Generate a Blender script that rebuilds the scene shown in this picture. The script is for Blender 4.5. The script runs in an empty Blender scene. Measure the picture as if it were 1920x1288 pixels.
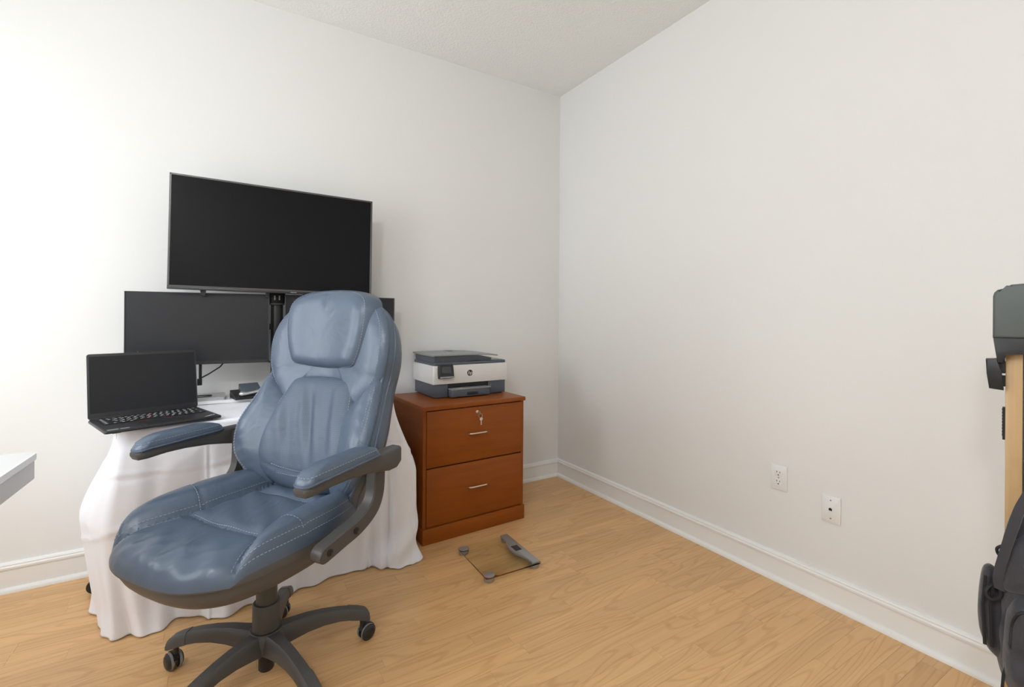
import bpy, bmesh, math, random
import numpy as np
from mathutils import Vector, Matrix, Euler

random.seed(7); rng = np.random.default_rng(7)
SC = bpy.context.scene
COL = SC.collection
PI = math.pi; R = math.radians

# ------------------------------------------------------------------ camera
F_PX, HOR, YAW, ROLL = 882.99, 593.48, 0.5514546, -0.00655367
CAM = Vector((-2.080284, -2.733959, 1.143588))
_s, _c = math.sin(YAW), math.cos(YAW)
_r = Vector((_c, -_s, 0)); _f = Vector((_s, _c, 0)); _u = Vector((0, 0, 1))
_r2 = _r*math.cos(ROLL) - _u*math.sin(ROLL); _u2 = _r*math.sin(ROLL) + _u*math.cos(ROLL)
cd = bpy.data.cameras.new('camera'); cam = bpy.data.objects.new('camera', cd); COL.objects.link(cam)
m = Matrix.Identity(4)
for i in range(3):
    m[i][0] = _r2[i]; m[i][1] = _u2[i]; m[i][2] = -_f[i]; m[i][3] = CAM[i]
cam.matrix_world = m
cd.sensor_width = 36; cd.sensor_fit = 'HORIZONTAL'; cd.lens = F_PX/1920*36
cd.shift_y = -(644-HOR)/1920; cd.clip_start = 0.02
SC.camera = cam

# ------------------------------------------------------------------ world, daylight, exposure
world = bpy.data.worlds.new('sky'); SC.world = world; world.use_nodes = True
world.node_tree.nodes['Background'].inputs[0].default_value = (0.85, 0.93, 1.0, 1)
world.node_tree.nodes['Background'].inputs[1].default_value = 1.0
vs = SC.view_settings
vs.view_transform = 'Standard'; vs.look = 'None'; vs.gamma = 1; vs.use_curve_mapping = False
vs.exposure = 0.02

ROOM_X0, ROOM_Y0, CEIL = -3.6, -4.1, 2.74
WINDOWS = [(-0.95, -0.40, 0.76, 2.12), (-2.15, -1.25, 0.76, 2.12)]   # openings in the left wall: y0, y1, z0, z1
WINDOW_POWER = [14, 20]
def area(name, loc, rot, sx, sy, power, col=(1, 1, 1)):
    l = bpy.data.lights.new(name, 'AREA'); l.shape = 'RECTANGLE'; l.size = sx; l.size_y = sy; l.energy = power; l.color = col
    o = bpy.data.objects.new(name, l); COL.objects.link(o); o.location = loc; o.rotation_euler = rot
    return o
for (y0, y1, z0, z1), pw in zip(WINDOWS, WINDOW_POWER):
    area('window_daylight', (ROOM_X0-0.02, (y0+y1)/2, (z0+z1)/2), (0, -PI/2, 0), z1-z0, y1-y0, pw, (0.925, 0.97, 1.0))
FILL_POWER = 52

# ------------------------------------------------------------------ materials
def nodes(name):
    mt = bpy.data.materials.new(name); mt.use_nodes = True
    nt = mt.node_tree; b = nt.nodes['Principled BSDF']
    return mt, nt, b
def N(nt, t, **kw):
    n = nt.nodes.new(t)
    for k, v in kw.items():
        if k.startswith('i_'): n.inputs[k[2:].replace('_', ' ')].default_value = v
        else: setattr(n, k, v)
    return n
def mat(name, col, rough=0.5, metal=0.0, bump=None, coat=0, spec=0.5, trans=0, ior=1.45, sheen=0, var=0):
    mt, nt, b = nodes(name)
    b.inputs['Base Color'].default_value = (*col, 1); b.inputs['Roughness'].default_value = rough
    b.inputs['Metallic'].default_value = metal; b.inputs['Coat Weight'].default_value = coat
    b.inputs['Specular IOR Level'].default_value = spec; b.inputs['Transmission Weight'].default_value = trans
    b.inputs['IOR'].default_value = ior; b.inputs['Sheen Weight'].default_value = sheen
    tc = N(nt, 'ShaderNodeTexCoord')
    if bump:
        sc_, st, dist = bump
        nz = N(nt, 'ShaderNodeTexNoise', i_Scale=sc_, i_Detail=4.0)
        nt.links.new(tc.outputs['Object'], nz.inputs['Vector'])
        bp = N(nt, 'ShaderNodeBump', i_Strength=st, i_Distance=dist)
        nt.links.new(nz.outputs['Fac'], bp.inputs['Height']); nt.links.new(bp.outputs[0], b.inputs['Normal'])
    if var:
        nz = N(nt, 'ShaderNodeTexNoise', i_Scale=6.0, i_Detail=3.0)
        nt.links.new(tc.outputs['Object'], nz.inputs['Vector'])
        mx = N(nt, 'ShaderNodeMix', data_type='RGBA')
        mx.inputs[6].default_value = tuple(c*(1-var) for c in col)+(1,); mx.inputs[7].default_value = tuple(min(1, c*(1+var)) for c in col)+(1,)
        nt.links.new(nz.outputs['Fac'], mx.inputs[0]); nt.links.new(mx.outputs[2], b.inputs['Base Color'])
    return mt
def wood(name, c1, c2, rough, scale=(1.2, 14, 14), line=0.5, per_object=0.0, rings=0.0, coat=0.0, spec=0.5, ring_scale=(1.1, 9, 9)):
    """procedural grain along local/world X"""
    mt, nt, b = nodes(name); L = nt.links.new
    geo = N(nt, 'ShaderNodeNewGeometry'); oi = N(nt, 'ShaderNodeObjectInfo')
    off = N(nt, 'ShaderNodeVectorMath', operation='MULTIPLY_ADD')
    off.inputs[1].default_value = (7.3, 3.1, 5.7)
    cmb = N(nt, 'ShaderNodeCombineXYZ')
    for k in range(3): L(oi.outputs['Random'], cmb.inputs[k])
    L(cmb.outputs[0], off.inputs[0]); L(geo.outputs['Position'], off.inputs[2])
    mp = N(nt, 'ShaderNodeMapping'); mp.inputs['Scale'].default_value = scale
    L(off.outputs[0], mp.inputs['Vector'])
    n1 = N(nt, 'ShaderNodeTexNoise', i_Scale=1.0, i_Detail=5.0, i_Roughness=0.6, i_Distortion=0.6); L(mp.outputs[0], n1.inputs['Vector'])
    # cathedral lines: bands of a smooth stretched noise
    mp2 = N(nt, 'ShaderNodeMapping'); mp2.inputs['Scale'].default_value = ring_scale
    L(off.outputs[0], mp2.inputs['Vector'])
    n2 = N(nt, 'ShaderNodeTexNoise', i_Scale=1.0, i_Detail=1.0, i_Distortion=0.3); L(mp2.outputs[0], n2.inputs['Vector'])
    mu = N(nt, 'ShaderNodeMath', operation='MULTIPLY'); mu.inputs[1].default_value = 85.0; L(n2.outputs['Fac'], mu.inputs[0])
    sn = N(nt, 'ShaderNodeMath', operation='SINE'); L(mu.outputs[0], sn.inputs[0])
    rp2 = N(nt, 'ShaderNodeMapRange'); rp2.inputs['From Min'].default_value = 0.45; rp2.inputs['From Max'].default_value = 1.0
    L(sn.outputs[0], rp2.inputs['Value'])
    rl = N(nt, 'ShaderNodeMath', operation='MULTIPLY'); rl.inputs[1].default_value = rings; L(rp2.outputs[0], rl.inputs[0])
    rp = N(nt, 'ShaderNodeMapRange'); rp.inputs['From Min'].default_value = 0.3; rp.inputs['From Max'].default_value = 0.72
    L(n1.outputs['Fac'], rp.inputs['Value'])
    ad = N(nt, 'ShaderNodeMath', operation='MULTIPLY_ADD'); ad.inputs[1].default_value = line; L(rp.outputs[0], ad.inputs[0]); L(rl.outputs[0], ad.inputs[2])
    ad.use_clamp = True
    mx = N(nt, 'ShaderNodeMix', data_type='RGBA'); mx.inputs[6].default_value = (*c1, 1); mx.inputs[7].default_value = (*c2, 1)
    L(ad.outputs[0], mx.inputs[0])
    hs = N(nt, 'ShaderNodeHueSaturation')
    v = N(nt, 'ShaderNodeMapRange'); v.inputs['To Min'].default_value = 1-per_object; v.inputs['To Max'].default_value = 1+per_object
    L(oi.outputs['Random'], v.inputs['Value']); L(v.outputs[0], hs.inputs['Value']); L(mx.outputs[2], hs.inputs['Color'])
    L(hs.outputs[0], b.inputs['Base Color'])
    b.inputs['Roughness'].default_value = rough; b.inputs['Specular IOR Level'].default_value = spec; b.inputs['Coat Weight'].default_value = coat; b.inputs['Coat Roughness'].default_value = 0.25
    bp = N(nt, 'ShaderNodeBump', i_Strength=0.08, i_Distance=0.001); L(ad.outputs[0], bp.inputs['Height']); L(bp.outputs[0], b.inputs['Normal'])
    return mt
def leather(name, col):
    mt, nt, b = nodes(name); L = nt.links.new
    tc = N(nt, 'ShaderNodeTexCoord')
    nz = N(nt, 'ShaderNodeTexNoise', i_Scale=3.5, i_Detail=3.0); L(tc.outputs['Object'], nz.inputs['Vector'])
    mx = N(nt, 'ShaderNodeMix', data_type='RGBA'); mx.inputs[6].default_value = tuple(c*0.86 for c in col)+(1,); mx.inputs[7].default_value = tuple(c*1.14 for c in col)+(1,)
    L(nz.outputs['Fac'], mx.inputs[0]); L(mx.outputs[2], b.inputs['Base Color'])
    b.inputs['Roughness'].default_value = 0.34; b.inputs['Specular IOR Level'].default_value = 0.5
    v = N(nt, 'ShaderNodeTexVoronoi', i_Scale=420.0); L(tc.outputs['Object'], v.inputs['Vector'])
    n2 = N(nt, 'ShaderNodeTexNoise', i_Scale=9.0, i_Detail=2.0, i_Distortion=1.5); L(tc.outputs['Object'], n2.inputs['Vector'])
    b1 = N(nt, 'ShaderNodeBump', i_Strength=0.10, i_Distance=0.0006); L(v.outputs['Distance'], b1.inputs['Height'])
    b2 = N(nt, 'ShaderNodeBump', i_Strength=0.32, i_Distance=0.009); L(n2.outputs['Fac'], b2.inputs['Height']); L(b1.outputs[0], b2.inputs['Normal'])
    L(b2.outputs[0], b.inputs['Normal'])
    return mt
def perforated(name, col, plane=(0, 1)):
    mt = leather(name, col); nt = mt.node_tree; L = nt.links.new; b = nt.nodes['Principled BSDF']
    tc = N(nt, 'ShaderNodeTexCoord'); mp = N(nt, 'ShaderNodeMapping'); mp.inputs['Scale'].default_value = (170, 170, 170)
    L(tc.outputs['Object'], mp.inputs['Vector'])
    fr = N(nt, 'ShaderNodeVectorMath', operation='FRACTION'); L(mp.outputs[0], fr.inputs[0])
    sb = N(nt, 'ShaderNodeVectorMath', operation='SUBTRACT'); sb.inputs[1].default_value = (.5, .5, .5); L(fr.outputs[0], sb.inputs[0])
    sx = N(nt, 'ShaderNodeSeparateXYZ'); L(sb.outputs[0], sx.inputs[0])
    cb = N(nt, 'ShaderNodeCombineXYZ'); L(sx.outputs[plane[0]], cb.inputs[0]); L(sx.outputs[plane[1]], cb.inputs[1])
    ln = N(nt, 'ShaderNodeVectorMath', operation='LENGTH'); L(cb.outputs[0], ln.inputs[0])
    lt = N(nt, 'ShaderNodeMath', operation='LESS_THAN'); lt.inputs[1].default_value = 0.2; L(ln.outputs['Value'], lt.inputs[0])
    old = b.inputs['Base Color'].links[0].from_socket
    mx = N(nt, 'ShaderNodeMix', data_type='RGBA'); mx.inputs[7].default_value = tuple(c*0.55 for c in col)+(1,)
    L(lt.outputs[0], mx.inputs[0]); L(old, mx.inputs[6]); L(mx.outputs[2], b.inputs['Base Color'])
    b.inputs['Roughness'].default_value = 0.5
    return mt

M = {}
M['wall'] = mat('wall_paint', (0.79, 0.785, 0.77), 0.85, bump=(220, 0.12, 0.0008), spec=0.25)
M['ceiling'] = mat('ceiling_texture', (0.93, 0.935, 0.915), 0.95, bump=(95, 0.75, 0.006), spec=0.1)
M['trim'] = mat('trim_paint', (0.86, 0.855, 0.835), 0.4, spec=0.4)
M['plank'] = wood('oak_laminate', (0.73, 0.45, 0.205), (0.56, 0.30, 0.115), 0.36, (0.9, 42, 42), 0.50, 0.06, rings=0.42, coat=0.15)
M['subfloor'] = mat('joint', (0.36, 0.2, 0.09), 0.7, var=0.1)
M['cherry'] = wood('cherry_veneer', (0.285, 0.074, 0.0055), (0.21, 0.047, 0.003), 0.38, (3, 3, 30), 0.8, 0.03, coat=0.0, spec=0.28)
M['cherry_dark'] = mat('cherry_gap', (0.04, 0.012, 0.004), 0.6, var=0.1)
M['steel'] = mat('brushed_steel', (0.72, 0.69, 0.62), 0.3, 1.0, var=0.05)
M['leather'] = leather('blue_leather', (0.080, 0.111, 0.160))
M['leather_perf'] = perforated('blue_leather_perforated', (0.080, 0.111, 0.160))
M['leather_perf_v'] = perforated('blue_leather_perforated_back', (0.080, 0.111, 0.160), (0, 2))
M['leather_under'] = mat('grey_leather', (0.085, 0.088, 0.095), 0.42, bump=(60, 0.15, 0.002))
M['thread'] = mat('light_thread', (0.27, 0.32, 0.39), 0.8, var=0.05)
M['chair_plastic'] = mat('charcoal_plastic', (0.070, 0.067, 0.064), 0.42, bump=(300, 0.1, 0.0005))
M['black_plastic'] = mat('black_plastic', (0.015, 0.015, 0.016), 0.4, bump=(300, 0.08, 0.0005))
M['tread'] = mat('grey_tread', (0.22, 0.22, 0.21), 0.6, var=0.05)
M['screen_gloss'] = mat('tv_glass', (0.006, 0.006, 0.007), 0.12, spec=0.2, var=0.05)
M['screen_matte'] = mat('matte_screen', (0.017, 0.018, 0.021), 0.36, spec=0.42, var=0.05)
M['bezel'] = mat('bezel', (0.028, 0.028, 0.030), 0.32, var=0.05)
M['bezel_light'] = mat('bezel_edge', (0.10, 0.10, 0.10), 0.3, 0.5, var=0.05)
M['cloth'] = mat('white_polyester', (0.90, 0.91, 0.97), 0.75, bump=(14, 0.25, 0.006), sheen=0.15, spec=0.25)
M['white_plastic'] = mat('white_plastic', (0.80, 0.80, 0.79), 0.45, var=0.02)
M['white_laminate'] = mat('white_laminate', (0.90, 0.90, 0.91), 0.3, var=0.01)
M['slot'] = mat('slot_dark', (0.02, 0.02, 0.02), 0.6, var=0.1)
M['p_white'] = mat('printer_white', (0.74, 0.735, 0.72), 0.4, var=0.02)
M['p_slate'] = mat('printer_slate', (0.085, 0.10, 0.125), 0.42, var=0.04)
M['p_grey'] = mat('printer_grey', (0.27, 0.28, 0.275), 0.4, var=0.03)
M['p_dark'] = mat('printer_dark', (0.018, 0.02, 0.022), 0.4, var=0.05)
M['lcd'] = mat('lcd_off', (0.055, 0.057, 0.058), 0.2, var=0.05)
M['glass'] = mat('tempered_glass', (0.94, 0.965, 0.92), 0.02, trans=1.0, ior=1.1, var=0.0)
M['silver'] = mat('satin_silver', (0.36, 0.355, 0.35), 0.4, 0.55, var=0.04)
M['silver_light'] = mat('anodised_silver', (0.58, 0.58, 0.59), 0.32, 0.7, var=0.03)
M['key'] = mat('key_black', (0.022, 0.022, 0.024), 0.45, var=0.08)
M['print'] = mat('white_print', (0.62, 0.63, 0.64), 0.6, var=0.02)
M['red'] = mat('red_rubber', (0.42, 0.02, 0.025), 0.5, var=0.05)
M['laptop'] = mat('laptop_graphite', (0.030, 0.030, 0.033), 0.42, bump=(500, 0.05, 0.0003))
M['pack'] = mat('backpack_nylon', (0.034, 0.034, 0.041), 0.75, bump=(38, 0.5, 0.006), sheen=0.25)
M['pack_dark'] = mat('backpack_webbing', (0.015, 0.015, 0.017), 0.7, bump=(260, 0.5, 0.001))
M['pale_wood'] = wood('pale_ash', (0.56, 0.37, 0.18), (0.44, 0.27, 0.115), 0.42, (9, 30, 1.5), 0.8, 0.02)
M['stand_grey'] = mat('grey_green_plastic', (0.088, 0.105, 0.10), 0.45, bump=(250, 0.1, 0.0005), var=0.03)
M['window_glass'] = mat('window_glass', (0.95, 0.97, 0.98), 0.0, trans=1.0, ior=1.05)
M['fill_lamp_glass'] = None

# ------------------------------------------------------------------ mesh helpers
def mesh(name, verts, faces, mats, parent=None, smooth=False, midx=None, loc=None, rot=None):
    me = bpy.data.meshes.new(name)
    me.from_pydata([tuple(v) for v in verts], [], [tuple(f) for f in faces])
    if not isinstance(mats, (list, tuple)): mats = [mats]
    for mm in mats: me.materials.append(mm)
    if midx is not None: me.polygons.foreach_set('material_index', midx)
    if smooth: me.polygons.foreach_set('use_smooth', [True]*len(me.polygons))
    me.update()
    o = bpy.data.objects.new(name, me); COL.objects.link(o)
    if parent is not None: o.parent = parent
    if loc is not None: o.location = loc
    if rot is not None: o.rotation_euler = rot
    return o
def from_bm(name, bm, mats, parent=None, smooth=None, loc=None, rot=None):
    me = bpy.data.meshes.new(name); bmesh.ops.recalc_face_normals(bm, faces=bm.faces); bm.to_mesh(me); bm.free()
    if not isinstance(mats, (list, tuple)): mats = [mats]
    for mm in mats: me.materials.append(mm)
    if smooth is not None:
        me.polygons.foreach_set('use_smooth', [True]*len(me.polygons))
        try: me.set_sharp_from_angle(angle=R(smooth))
        except Exception: pass
    o = bpy.data.objects.new(name, me); COL.objects.link(o)
    if parent is not None: o.parent = parent
    if loc is not None: o.location = loc
    if rot is not None: o.rotation_euler = rot
    return o
def add_box(bm, lo, hi, bev=0.0, seg=2, mtx=None):
    vs_ = [bm.verts.new((x, y, z)) for x in (lo[0], hi[0]) for y in (lo[1], hi[1]) for z in (lo[2], hi[2])]
    fs = [(0, 1, 3, 2), (4, 6, 7, 5), (0, 4, 5, 1), (2, 3, 7, 6), (0, 2, 6, 4), (1, 5, 7, 3)]
    faces = [bm.faces.new([vs_[i] for i in f]) for f in fs]
    geom = vs_
    if bev > 0:
        edges = list({e for f in faces for e in f.edges})
        r = bmesh.ops.bevel(bm, geom=edges, offset=bev, segments=seg, affect='EDGES', profile=0.5)
        geom = [v for v in r['verts']]
        geom = list({v for f in r['faces'] for v in f.verts} | set(v for v in vs_ if v.is_valid))
    if mtx is not None: bmesh.ops.transform(bm, matrix=mtx, verts=geom)
def box(name, lo, hi, mt, parent=None, bev=0.0, seg=2, rot=None, loc=None):
    bm = bmesh.new(); add_box(bm, lo, hi, bev, seg)
    return from_bm(name, bm, mt, parent, 35 if bev > 0 else None, loc, rot)
def boxes(name, lst, mt, parent=None, bev=0.0, seg=1, loc=None, rot=None):
    bm = bmesh.new()
    for lo, hi in lst: add_box(bm, lo, hi, bev, seg)
    return from_bm(name, bm, mt, parent, 35 if bev > 0 else None, loc, rot)
def add_lathe(bm, prof, n=32, mtx=None):
    """prof: list of (radius, z)"""
    rings = []; new = []
    for r_, z in prof:
        if r_ < 1e-6: v = bm.verts.new((0, 0, z)); rings.append([v]); new.append(v)
        else:
            ring = [bm.verts.new((r_*math.cos(2*PI*k/n), r_*math.sin(2*PI*k/n), z)) for k in range(n)]; rings.append(ring); new += ring
    for a, b in zip(rings, rings[1:]):
        for k in range(n):
            k2 = (k+1) % n
            if len(a) == 1 and len(b) == 1: break
            if len(a) == 1: bm.faces.new((a[0], b[k], b[k2]))
            elif len(b) == 1: bm.faces.new((a[k], b[0], a[k2]))
            else: bm.faces.new((a[k], b[k], b[k2], a[k2]))
    if mtx is not None: bmesh.ops.transform(bm, matrix=mtx, verts=new)
def lathe(name, prof, mt, parent=None, n=32, loc=None, rot=None, smooth=40):
    bm = bmesh.new(); add_lathe(bm, prof, n); return from_bm(name, bm, mt, parent, smooth, loc, rot)
def catmull(pts, n, closed=False):
    P = [np.array(p, float) for p in pts]; out = []
    m_ = len(P); segs = m_ if closed else m_-1
    per = max(1, n//segs)
    for i in range(segs):
        p0 = P[(i-1) % m_] if closed or i > 0 else 2*P[0]-P[1]
        p1 = P[i]; p2 = P[(i+1) % m_]
        p3 = P[(i+2) % m_] if closed or i+2 < m_ else 2*P[-1]-P[-2]
        for k in range(per):
            t = k/per
            out.append(0.5*((2*p1)+(-p0+p2)*t+(2*p0-5*p1+4*p2-p3)*t*t+(-p0+3*p1-3*p2+p3)*t**3))
    if not closed: out.append(P[-1])
    return out
def add_tube(bm, pts, r_, n=8, closed=False, caps=True):
    pts = [Vector(p) for p in pts]; rings = []; prev = None
    m_ = len(pts)
    for i, p in enumerate(pts):
        a = pts[i-1] if (i > 0 or closed) else p; b = pts[(i+1) % m_] if (i < m_-1 or closed) else p
        t = (b-a).normalized() if (b-a).length > 1e-9 else Vector((0, 0, 1))
        if prev is None:
            up = Vector((0, 0, 1)) if abs(t.z) < 0.9 else Vector((1, 0, 0)); nn = t.cross(up).normalized()
        else:
            nn = prev - t*prev.dot(t); nn = nn.normalized() if nn.length > 1e-6 else t.orthogonal().normalized()
        prev = nn; bn = t.cross(nn)
        rr = r_[i] if isinstance(r_, (list, tuple)) else r_
        rings.append([bm.verts.new(p+nn*rr*math.cos(2*PI*k/n)+bn*rr*math.sin(2*PI*k/n)) for k in range(n)])
    for i in range(m_ if closed else m_-1):
        a, b = rings[i], rings[(i+1) % m_]
        for k in range(n): bm.faces.new((a[k], a[(k+1) % n], b[(k+1) % n], b[k]))
    if caps and not closed:
        bm.faces.new(rings[0][::-1]); bm.faces.new(rings[-1])
def tube(name, pts, r_, mt, parent=None, n=8, closed=False, loc=None, rot=None):
    bm = bmesh.new(); add_tube(bm, pts, r_, n, closed); return from_bm(name, bm, mt, parent, 60, loc, rot)
def loft(name, secs, mt, parent=None, smooth=40, caps=True, bm_only=None):
    bm = bm_only or bmesh.new(); rings = [[bm.verts.new(tuple(p)) for p in s] for s in secs]
    n = len(rings[0])
    for a, b in zip(rings, rings[1:]):
        for k in range(n): bm.faces.new((a[k], a[(k+1) % n], b[(k+1) % n], b[k]))
    if caps: bm.faces.new(rings[0][::-1]); bm.faces.new(rings[-1])
    if bm_only: return
    return from_bm(name, bm, mt, parent, smooth)
def prism(name, poly, axis, lo, hi, mt, parent=None, bev=0.0, seg=2, loc=None, rot=None):
    """poly in the plane normal to axis ('x': (y,z), 'y': (x,z), 'z': (x,y)), extruded lo..hi"""
    bm = bmesh.new()
    def P(a, b, t): return (t, a, b) if axis == 'x' else (a, t, b) if axis == 'y' else (a, b, t)
    A = [bm.verts.new(P(a, b, lo)) for a, b in poly]; B = [bm.verts.new(P(a, b, hi)) for a, b in poly]
    n = len(poly); fa = bm.faces.new(A); fb = bm.faces.new(B[::-1])
    for k in range(n): bm.faces.new((A[k], B[k], B[(k+1) % n], A[(k+1) % n]))
    if bev > 0:
        es = list(fa.edges)+list(fb.edges)
        bmesh.ops.bevel(bm, geom=es, offset=bev, segments=seg, affect='EDGES', profile=0.5)
    return from_bm(name, bm, mt, parent, 35, loc, rot)
def rrect(x0, x1, y0, y1, r_, n=6):
    out = []
    for cx, cy, a0 in ((x1-r_, y1-r_, 0), (x0+r_, y1-r_, 90), (x0+r_, y0+r_, 180), (x1-r_, y0+r_, 270)):
        for k in range(n+1):
            a = R(a0+90*k/n); out.append((cx+r_*math.cos(a), cy+r_*math.sin(a)))
    return out
def thing(name, label, cat, loc=(0, 0, 0), rotz=0.0, group=None):
    o = bpy.data.objects.new(name, None); COL.objects.link(o); o.location = loc; o.rotation_euler = (0, 0, rotz)
    o.empty_display_size = 0.1
    o['label'] = label; o['category'] = cat
    if group: o['group'] = group
    return o
def tag(o, label, cat, group=None):
    o['label'] = label; o['category'] = cat
    if group: o['group'] = group
    return o
def struct(o): o['kind'] = 'structure'; return o
def text_mesh(name, s, size, mt, parent, mtx, shear=0.0, extrude=0.0003):
    cu = bpy.data.curves.new(name, 'FONT'); cu.body = s; cu.size = size; cu.align_x = 'CENTER'; cu.align_y = 'CENTER'; cu.shear = shear; cu.extrude = extrude; cu.resolution_u = 3
    t = bpy.data.objects.new(name, cu); COL.objects.link(t)
    dg = bpy.context.evaluated_depsgraph_get(); me = bpy.data.meshes.new_from_object(t.evaluated_get(dg))
    bpy.data.objects.remove(t); bpy.data.curves.remove(cu)
    me.transform(mtx); me.materials.clear(); me.materials.append(mt)
    o = bpy.data.objects.new(name, me); COL.objects.link(o); o.parent = parent
    return o

class Pillow:
    """cushion over a star-shaped outline in (a,b), puffed off a curved reference surface"""
    def __init__(s, outline, surf, t_front, t_back, n=112, rings=18, pw=5.0, q=0.5, disp=None, center=None, smooth_outline=True, q_back=0.5, pw_back=4.0):
        pts = np.array(catmull(outline, n, True)) if smooth_outline else np.array(outline, float)
        s.pts = pts; s.c = np.array(center) if center is not None else pts.mean(0)
        s.surf = surf; s.tf = t_front; s.tb = t_back; s.R = rings; s.pw = pw; s.q = q; s.disp = disp; s.qb = q_back; s.pwb = pw_back
        d = pts-s.c; ang = np.arctan2(d[:, 1], d[:, 0]); rad = np.hypot(d[:, 0], d[:, 1]); o = np.argsort(ang)
        s.ang = np.concatenate([ang[o]-2*PI, ang[o], ang[o]+2*PI]); s.rad = np.tile(rad[o], 3)
    def t_of(s, a, b):
        dx, dy = a-s.c[0], b-s.c[1]; return math.hypot(dx, dy)/np.interp(math.atan2(dy, dx), s.ang, s.rad)
    def h(s, t, front):
        t = min(max(t, 0), 1)
        if front: return s.tf*(1-t**s.pw)**s.q
        return -s.tb*(1-t**s.pwb)**s.qb
    def point(s, a, b, front=True, t=None, extra=0.0):
        if t is None: t = s.t_of(a, b)
        p, nn = s.surf(a, b); hh = s.h(t, front)
        if front and s.disp: hh += s.disp(a, b, t)
        return Vector(p)+Vector(nn)*(hh+extra)
    def build(s, name, mt, parent, region=None, mats=None):
        n = len(s.pts); ts = [math.sin(PI/2*(1-k/s.R)) for k in range(s.R)]          # 1 .. >0
        V = []; fr = []; bk = []; key = []
        for side in (True, False):
            for k, t in enumerate(ts):
                if not side and k == 0: bk.append(fr[0]); continue
                ring = []
                for p in s.pts:
                    ab = s.c+(p-s.c)*t
                    V.append(s.point(ab[0], ab[1], side, t)); key.append((ab[0], ab[1])); ring.append(len(V)-1)
                (fr if side else bk).append(ring)
            V.append(s.point(s.c[0], s.c[1], side, 0.0)); key.append(tuple(s.c)); (fr if side else bk).append([len(V)-1])
        F = []
        for L_, flip in ((fr, False), (bk, True)):
            for A, B in zip(L_, L_[1:]):
                for k in range(n):
                    k2 = (k+1) % n
                    f = (A[k], A[k2], B[k2], B[k]) if len(B) > 1 else (A[k], A[k2], B[0])
                    F.append(f[::-1] if flip else f)
        nf = sum((n for _ in zip(fr, fr[1:])))
        if region is None: return mesh(name, V, F, mt, parent, True)
        groups = {}
        for i, f in enumerate(F):
            if i >= nf: g = region(None, None)
            else:
                a = sum(key[j][0] for j in f)/len(f); b = sum(key[j][1] for j in f)/len(f); g = region(a, b)
            groups.setdefault(g, []).append(f)
        # smooth normals across the seams: build whole, then split keeping custom normals is overkill; seams are grooves anyway
        out = {}
        for g, fs in groups.items():
            idx = sorted({j for f in fs for j in f}); mp = {j: i for i, j in enumerate(idx)}
            out[g] = mesh(g[0], [V[j] for j in idx], [tuple(mp[j] for j in f) for f in fs], (mats or {}).get(g[0], mt), parent, True)
        return out
    def stitch(s, name, path, parent, dash=0.0065, gap=0.0035, r_=0.0011, mt=None, extra=0.0006):
        path = [p for p in path if s.t_of(p[0], p[1]) < .988]
        bm = bmesh.new(); pts = [s.point(a, b, True, None, extra) for a, b in path]
        acc = 0.0; cur = [pts[0]]; on = True
        for p, q in zip(pts, pts[1:]):
            d = (q-p).length
            if d < 1e-7: continue
            x = 0.0
            while x < d:
                lim = (dash if on else gap)-acc; step = min(lim, d-x); x += step; acc += step
                pt = p+(q-p)*(x/d)
                if on: cur.append(pt)
                if acc >= (dash if on else gap)-1e-9:
                    if on and len(cur) > 1: add_tube(bm, [cur[0], cur[-1]], r_, 4, False, False)
                    on = not on; acc = 0.0; cur = [pt]
        return from_bm(name, bm, mt or M['thread'], parent)

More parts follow.
